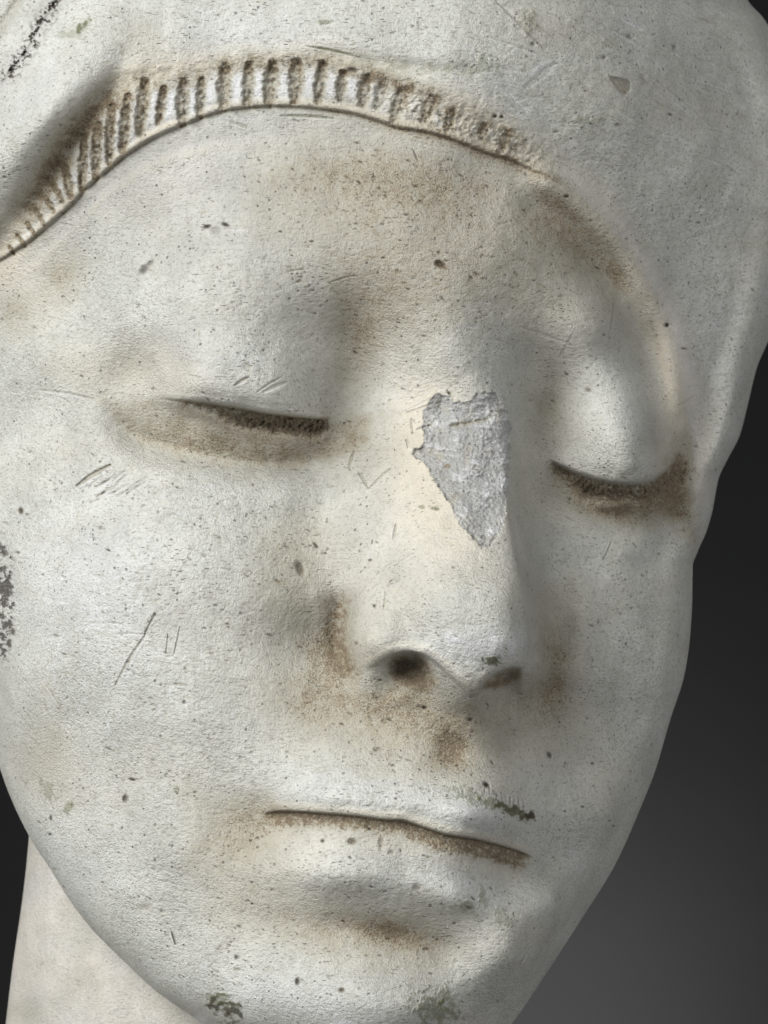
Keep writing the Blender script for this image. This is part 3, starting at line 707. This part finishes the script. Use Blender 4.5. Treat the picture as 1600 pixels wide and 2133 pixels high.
def stone(name, attrs=True, base=(0.470, 0.470, 0.430), warm=(0.57, 0.515, 0.42), speck=1.0):
    m, nt, N, Lk = mat(name)
    out = N.new('ShaderNodeOutputMaterial'); b = N.new('ShaderNodeBsdfPrincipled')
    Lk.new(b.outputs[0], out.inputs[0])
    tc = N.new('ShaderNodeTexCoord'); mp = N.new('ShaderNodeMapping')
    k = 1/(100*PX)                                   # 1 texture unit = 100 photograph pixels
    mp.inputs['Scale'].default_value = (k, k, k)
    Lk.new(tc.outputs['Object'], mp.inputs[0])
    P_ = mp.outputs[0]
    def noise(scale, det=4, rough=0.6, vec=P_):
        n_ = N.new('ShaderNodeTexNoise'); n_.inputs['Scale'].default_value = scale
        n_.inputs['Detail'].default_value = det; n_.inputs['Roughness'].default_value = rough
        Lk.new(vec, n_.inputs['Vector']); return n_.outputs['Fac']
    def ramp(src, a, b_, lo=0.0, hi=1.0):
        r = N.new('ShaderNodeMapRange'); r.interpolation_type = 'SMOOTHSTEP'
        r.inputs[1].default_value = a; r.inputs[2].default_value = b_; r.inputs[3].default_value = lo; r.inputs[4].default_value = hi
        Lk.new(src, r.inputs[0]); return r.outputs[0]
    def math_(op, a, b_=None, clamp=False):
        n_ = N.new('ShaderNodeMath'); n_.operation = op; n_.use_clamp = clamp
        for i, v in enumerate((a, b_)):
            if v is None: continue
            if isinstance(v, (int, float)): n_.inputs[i].default_value = v
            else: Lk.new(v, n_.inputs[i])
        return n_.outputs[0]
    def mix(fac, a, b_, mode='MIX'):
        n_ = N.new('ShaderNodeMix'); n_.data_type = 'RGBA'; n_.blend_type = mode
        for i, v in ((0, fac), (6, a), (7, b_)):
            if isinstance(v, (int, float)): n_.inputs[i].default_value = v
            elif isinstance(v, tuple): n_.inputs[i].default_value = (*v, 1)
            else: Lk.new(v, n_.inputs[i])
        return n_.outputs[2]
    # stretched coordinates: tool marks running slightly down to the right
    ms = N.new('ShaderNodeMapping'); ms.inputs['Scale'].default_value = (0.35, 1, 1.5); ms.inputs['Rotation'].default_value = (0, 0.2, 0)
    Lk.new(P_, ms.inputs[0]); PS = ms.outputs[0]
    n_big = noise(0.9, 5, 0.6); n_mid = noise(5, 5, 0.65); n_fine = noise(26, 4, 0.7); n_str = noise(14, 4, 0.7, PS); n_grit = noise(17, 3, 0.75)
    col = mix(ramp(n_big, 0.35, 0.68), base, tuple(c*0.93 for c in base))
    col = mix(ramp(n_mid, 0.50, 0.72, 0, 0.35), col, (0.55, 0.56, 0.57))
    col = mix(ramp(n_mid, 0.48, 0.30, 0, 0.28), col, (0.36, 0.36, 0.34))
    col = mix(ramp(n_fine, 0.52, 0.68, 0, 0.50), col, (0.64, 0.64, 0.62))
    col = mix(ramp(n_grit, 0.46, 0.28, 0, 0.60), col, (0.24, 0.225, 0.19))
    col = mix(ramp(n_str, 0.48, 0.32, 0, 0.70), col, (0.22, 0.205, 0.175))
    n_mot = noise(8.5, 7, 0.78)
    col = mix(ramp(n_mot, 0.53, 0.70, 0, 0.55), col, (0.62, 0.625, 0.61))
    col = mix(ramp(n_mot, 0.46, 0.30, 0, 0.50), col, (0.27, 0.262, 0.23))
    if attrs:
        at = N.new('ShaderNodeVertexColor'); at.layer_name = 'stain_shade'
        sp_ = N.new('ShaderNodeSeparateColor'); Lk.new(at.outputs[0], sp_.inputs[0])
        a2 = N.new('ShaderNodeVertexColor'); a2.layer_name = 'wear_light'
        s2 = N.new('ShaderNodeSeparateColor'); Lk.new(a2.outputs[0], s2.inputs[0])
        A_dirt_shade, A_moss, A_grey = sp_.outputs[0], sp_.outputs[1], sp_.outputs[2]
        A_dark, A_cream, A_white = s2.outputs[0], s2.outputs[1], s2.outputs[2]
        col = mix(math_('MULTIPLY', A_cream, ramp(n_mid, 0.25, 0.6, 0.5, 1.0)), col, warm)
        col = mix(math_('MULTIPLY', A_grey, 0.72), col, (0.29, 0.287, 0.285))
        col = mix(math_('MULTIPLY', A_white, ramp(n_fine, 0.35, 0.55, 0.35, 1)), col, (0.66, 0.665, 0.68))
        # dirt: soft tan film, then dark brown grains where it is thick
        film = math_('MULTIPLY', math_('MULTIPLY', A_dirt_shade, ramp(n_mid, 0.3, 0.62, 0.75, 1.15)), ramp(n_fine, 0.35, 0.65, 0.8, 1.15), True)
        col = mix(math_('MULTIPLY', film, 2.1, True), col, mix(0.28, (0.325, 0.302, 0.24), col))
        col = mix(ramp(film, 0.36, 1.25, 0, 0.85), col, (0.208, 0.158, 0.088))
        gr = math_('SUBTRACT', math_('ADD', math_('MULTIPLY', A_dirt_shade, 0.17), math_('ADD', math_('MULTIPLY', n_fine, 0.55), math_('MULTIPLY', n_mot, 0.45))), 0.63)
        col = mix(ramp(gr, 0.0, 0.10, 0, 0.68), col, (0.10, 0.067, 0.039))
        col = mix(math_('MULTIPLY', A_moss, ramp(n_fine, 0.3, 0.6, 0.5, 1), True), col, (0.115, 0.125, 0.042))
        col = mix(math_('MULTIPLY', A_dark, 1.0, True), col, (0.042, 0.032, 0.024))
    # pinholes
    vo = N.new('ShaderNodeTexVoronoi'); vo.inputs['Scale'].default_value = 8.5; Lk.new(P_, vo.inputs['Vector'])
    sc = N.new('ShaderNodeSeparateColor'); Lk.new(vo.outputs['Color'], sc.inputs[0])
    rad = ramp(sc.outputs[0], 0.78, 1.0, 0.0, 0.26*speck)
    hole = math_('MULTIPLY', ramp(math_('SUBTRACT', rad, vo.outputs['Distance']), -0.03, 0.06), ramp(n_big, 0.35, 0.6, 0.35, 1.0))
    vo2 = N.new('ShaderNodeTexVoronoi'); vo2.inputs['Scale'].default_value = 17; Lk.new(PS, vo2.inputs['Vector'])
    sc2 = N.new('ShaderNodeSeparateColor'); Lk.new(vo2.outputs['Color'], sc2.inputs[0])
    hole2 = ramp(math_('SUBTRACT', ramp(sc2.outputs[0], 0.80, 1.0, 0.0, 0.34*speck), vo2.outputs['Distance']), -0.05, 0.08)
    col = mix(math_('MULTIPLY', hole, 0.7), col, (0.09, 0.08, 0.065))
    n_cl = noise(0.55, 3, 0.6)
    hole2 = math_('MULTIPLY', hole2, ramp(n_cl, 0.47, 0.62))
    col = mix(math_('MULTIPLY', hole2, 0.7), col, (0.13, 0.12, 0.10))
    vo3 = N.new('ShaderNodeTexVoronoi'); vo3.inputs['Scale'].default_value = 15; Lk.new(PS, vo3.inputs['Vector'])
    sc3 = N.new('ShaderNodeSeparateColor'); Lk.new(vo3.outputs['Color'], sc3.inputs[0])
    n_c2 = noise(1.1, 4, 0.65)
    dots = math_('MULTIPLY', ramp(math_('SUBTRACT', ramp(sc3.outputs[1], 0.35, 1.0, 0.04, 0.30*speck), vo3.outputs['Distance']), -0.10, 0.08), ramp(n_c2, 0.38, 0.62, 0.15, 1.0))
    col = mix(math_('MULTIPLY', dots, 0.78), col, (0.135, 0.118, 0.088))
    Lk.new(col, b.inputs['Base Color'])
    b.inputs['Roughness'].default_value = 0.55
    b.inputs['Specular IOR Level'].default_value = 0.35
    h = math_('ADD', math_('MULTIPLY', n_fine, 0.55), math_('MULTIPLY', n_str, 0.45))
    h = math_('ADD', h, math_('MULTIPLY', n_grit, 0.6))
    h = math_('ADD', h, math_('MULTIPLY', n_mid, 0.4))
    h = math_('ADD', h, math_('MULTIPLY', math_('MULTIPLY', n_mot, ramp(n_big, 0.35, 0.65, 0.2, 1.0)), 0.8))
    h = math_('SUBTRACT', h, math_('MULTIPLY', hole, 0.8))
    h = math_('SUBTRACT', h, math_('MULTIPLY', hole2, 0.4))
    bp = N.new('ShaderNodeBump'); bp.inputs['Distance'].default_value = 7*PX; bp.inputs['Strength'].default_value = 0.9
    Lk.new(h, bp.inputs['Height']); Lk.new(bp.outputs[0], b.inputs['Normal'])
    return m
M_stone = stone('weathered_stone')
M_neck = stone('weathered_stone_pale', True, base=(0.46, 0.44, 0.41), speck=0.4)

# ------------------------------------------------------------------ building meshes
def to_world(x, y, z):
    d = D - z*PX
    k = PX*d/D
    return np.stack([(x-CX)*k, -z*PX + 0*x, ZC-(y-CY)*k], -1)

def make(name, verts, quads, cols=None, material=None, parent=None, normals=None):
    me = bpy.data.meshes.new(name)
    me.vertices.add(len(verts)); me.vertices.foreach_set('co', np.ascontiguousarray(verts, dtype=np.float32).ravel())
    nq = len(quads)
    me.loops.add(nq*4); me.loops.foreach_set('vertex_index', quads.astype(np.int32).ravel())
    me.polygons.add(nq); me.polygons.foreach_set('loop_start', np.arange(0, nq*4, 4, dtype=np.int32))
    me.polygons.foreach_set('use_smooth', np.ones(nq, bool))
    me.update(calc_edges=True); me.validate()
    if cols is not None:
        for nm, arr in cols.items():
            ca = me.color_attributes.new(nm, 'FLOAT_COLOR', 'POINT')
            a4 = np.ones((len(verts), 4), np.float32); a4[:, :3] = arr
            ca.data.foreach_set('color', a4.ravel())
    if normals is not None:
        me.normals_split_custom_set_from_vertices(normals)
    if material: me.materials.append(material)
    o = bpy.data.objects.new(name, me); C.objects.link(o)
    if parent: o.parent = parent
    return o

root = bpy.data.objects.new('statue_head', None); C.objects.link(root)
root['label'] = 'pale stone head of a woman, eyes closed, nose bridge chipped, head cloth over carved fringe'
root['category'] = 'statue'

front = to_world(XX, YY, Z)
# back of the head: continue each row round behind
nb = 72
th = np.linspace(0, np.pi, nb+2)[1:-1]
sb = np.cos(th)                               # +1 at the right edge ... -1 at the left
yb = np.repeat(rows[:, None], nb, 1)
xb = (xl+xr)/2 + (xr-xl)/2*sb[None, :]
zh = zH(rows)[:, None]
zb = zL(yb)*(1-sb)/2 + zR(yb)*(1+sb)/2 - zh*0.85*np.sin(th)[None, :]*(1.0-0.4*sm(1200, 1900, yb))
back = to_world(xb, yb, zb)
grid = np.concatenate([front, back], 1)
nr, nc = grid.shape[:2]
ncf = front.shape[1]
VV = grid.reshape(-1, 3)
idx = np.arange(nr*nc).reshape(nr, nc)
nxt = np.roll(idx, -1, 1)
quads = np.stack([idx[:-1], idx[1:], nxt[1:], nxt[:-1]], -1)      # (nr-1, nc, 4)
def padb(a):
    return np.concatenate([a, np.repeat(a[:, -1:]*0, nb, 1)], 1).reshape(-1)
stain_shade = np.stack([padb(np.clip(dirt, 0, 1.3)), padb(np.clip(moss, 0, 1)), padb(np.clip(grey, 0, 1))], -1)
wear_light = np.stack([padb(np.clip(dark, 0, 1)), padb(np.clip(cream, 0, 1)), padb(np.clip(white, 0, 1))], -1)

# vertex normals of the undivided surface, so that neighbouring parts shade as one stone
du = np.roll(grid, -1, 1) - np.roll(grid, 1, 1)
dv = np.empty_like(grid); dv[1:-1] = grid[2:] - grid[:-2]; dv[0] = grid[1]-grid[0]; dv[-1] = grid[-1]-grid[-2]
nrm = np.cross(dv, du); ln = np.linalg.norm(nrm, axis=2, keepdims=True); nrm = nrm/np.maximum(ln, 1e-20)
nrm[0] = (0, 0, 1); nrm[-1] = (0, 0, -1)
NN = nrm.reshape(-1, 3)

# which part each face belongs to
qx = XX[:-1, :] ; qy = YY[:-1, :]
def y_on(line, x):
    Q = catmull(line, 6); o = np.argsort(Q[:, 0]); return np.interp(x, Q[o, 0], Q[o, 1])
yl_ = y_on(lowB, qx); yu_ = y_on(upB, qx)
veil_edge = catmull([(1147,360),(1215,410),(1280,490),(1330,570),(1370,650),(1400,740),(1425,840),(1440,940),(1447,1050),(1446,1140),(1447,1190)], 6)
xe = np.interp(qy, veil_edge[:, 1], veil_edge[:, 0])
part = np.zeros(qx.shape, int)                                   # 0 face
left_edge = np.interp(qy, [560, 700, 900, 1200], [-60, -60, -40, -40])
part[(qy < yl_) & (qx <= 1147)] = 1                              # 1 cloth
part[(qx > 1147) & (qy < 1190) & (qx > xe)] = 1
part[(qx > 1147) & (qy < 360)] = 1
part[(qx < left_edge) & (qy < 1200)] = 1
band = (qy < yl_-4) & (qy > yu_) & (qx > -30) & (qx < 1100)
part[band] = 2
k_ = np.zeros(qx.shape, int)
for (x0, y0, x1, y1, gw) in GRV:
    xg = x0 + (qy-y0)*(x1-x0)/(y1-y0)
    if x1-x0 > 8: xg = x0 + (qy-y0)*0.9
    k_ += (qx > xg)
part = np.where(band, 10+k_, part)
part = np.concatenate([part, np.ones((part.shape[0], nb), int)], 1)
part[:, ncf:][rows[:-1] > 1200] = 0

def emit(mask, name, parent, material=M_stone):
    q = quads[mask]
    if len(q) < 4: return None
    u, inv = np.unique(q.ravel(), return_inverse=True)
    return make(name, VV[u], inv.reshape(-1, 4), dict(stain_shade=stain_shade[u], wear_light=wear_light[u]), material, parent, NN[u])
face = emit(part == 0, 'face', root)
cloth = emit(part == 1, 'head_cloth', root)
first = None
# the band of carved locks: its lip is the band itself, each lock a sub-part
lipm = np.zeros_like(part, bool)
band_root = None
for k in range(len(GRV)+1):
    m = part == 10+k
    if m.sum() < 30: continue
    if band_root is None:
        band_root = bpy.data.objects.new('hair_band', None); C.objects.link(band_root); band_root.parent = root
    emit(m, 'hair_lock', band_root)

# ------------------------------------------------------------------ neck
ny, na = 280, 420
ys = np.linspace(1250, 3600, ny)
ang = np.linspace(-np.pi, np.pi, na+1)[:-1]
cxL = pchip([1250,1500,1747,1856,2017,2133,2500,3000,3600], [130,75,60,49,26,12,-30,-140,-420], ys)
cxR = pchip([1250,1500,1747,1856,2017,2133,2500,3000,3600], [940,980,960,950,945,945,980,1080,1380], ys)
NX = ((cxL+cxR)/2)[:, None] + ((cxR-cxL)/2)[:, None]*np.sin(ang)[None, :]
NY = np.repeat(ys[:, None], na, 1)
zc = -620.0
NZ = zc + (((cxR-cxL)/2)[:, None])*0.98*np.cos(ang)[None, :] + 30*sm(1700, 2133, NY)
NZ += 10*fbm(NX, NY, 160, 301, 3)*(np.cos(ang)[None, :] > 0) + 1.5*fbm(NX, NY, 22, 305, 3)
NZ += 14*np.exp(-((NX-90-0.02*(NY-1800))/26)**2)*(np.cos(ang)[None, :] > 0)*sm(1800, 1950, NY)
nv = to_world(NX, NY, NZ).reshape(-1, 3)
ii = np.arange(ny*na).reshape(ny, na); jn = np.roll(ii, -1, 1)
nq = np.stack([ii[:-1], ii[1:], jn[1:], jn[:-1]], -1).reshape(-1, 4)
nd = np.clip(0.16*sm(-0.1, 0.4, fbm(NX, NY, 120, 311, 4)) + 0.12*sm(0.22, 0.5, fbm(NX, NY, 26, 315, 3)) + 0.28*np.exp(-((NX-60)/30)**2-((NY-2110)/26)**2), 0, 1)
zero = np.zeros_like(nd)
nst = np.stack([nd, 0.2*nd, 0.15+zero], -1).reshape(-1, 3)
nwe = np.stack([zero, 0.30+0.4*fbm(NX, NY, 90, 321, 3), zero], -1).reshape(-1, 3)
neck = make('neck', nv, nq, dict(stain_shade=nst, wear_light=np.clip(nwe, 0, 1)), M_neck, root)

# ------------------------------------------------------------------ backdrop
m, nt, N, Lk = mat('dark_backdrop')
out = N.new('ShaderNodeOutputMaterial'); b = N.new('ShaderNodeBsdfPrincipled'); Lk.new(b.outputs[0], out.inputs[0])
tx = N.new('ShaderNodeTexNoise'); tx.inputs['Scale'].default_value = 60
cr = N.new('ShaderNodeMapRange'); cr.inputs[3].default_value = 0.022; cr.inputs[4].default_value = 0.026
Lk.new(tx.outputs[0], cr.inputs[0])
cc = N.new('ShaderNodeCombineColor')
for i in range(3): Lk.new(cr.outputs[0], cc.inputs[i])
Lk.new(cc.outputs[0], b.inputs['Base Color']); b.inputs['Roughness'].default_value = 0.95; b.inputs['Specular IOR Level'].default_value = 0.1
import bmesh
bm = bmesh.new()
prof = [(-0.9, 0.0), (2.9, 0.0)] + [(2.9+0.4*math.sin(a), 0.4-0.4*math.cos(a)) for a in np.linspace(0, math.pi/2, 12)[1:]] + [(3.3, 3.4)]
rowsb = []
for (yy, zz) in prof:
    rowsb.append([bm.verts.new((xx, yy, zz)) for xx in (-3.5, 3.5)])
for a, c in zip(rowsb[:-1], rowsb[1:]):
    f_ = bm.faces.new((a[0], a[1], c[1], c[0])); f_.smooth = True
me = bpy.data.meshes.new('backdrop'); bm.to_mesh(me); bm.free(); me.materials.append(m)
bd = bpy.data.objects.new('backdrop', me); C.objects.link(bd); bd['kind'] = 'structure'
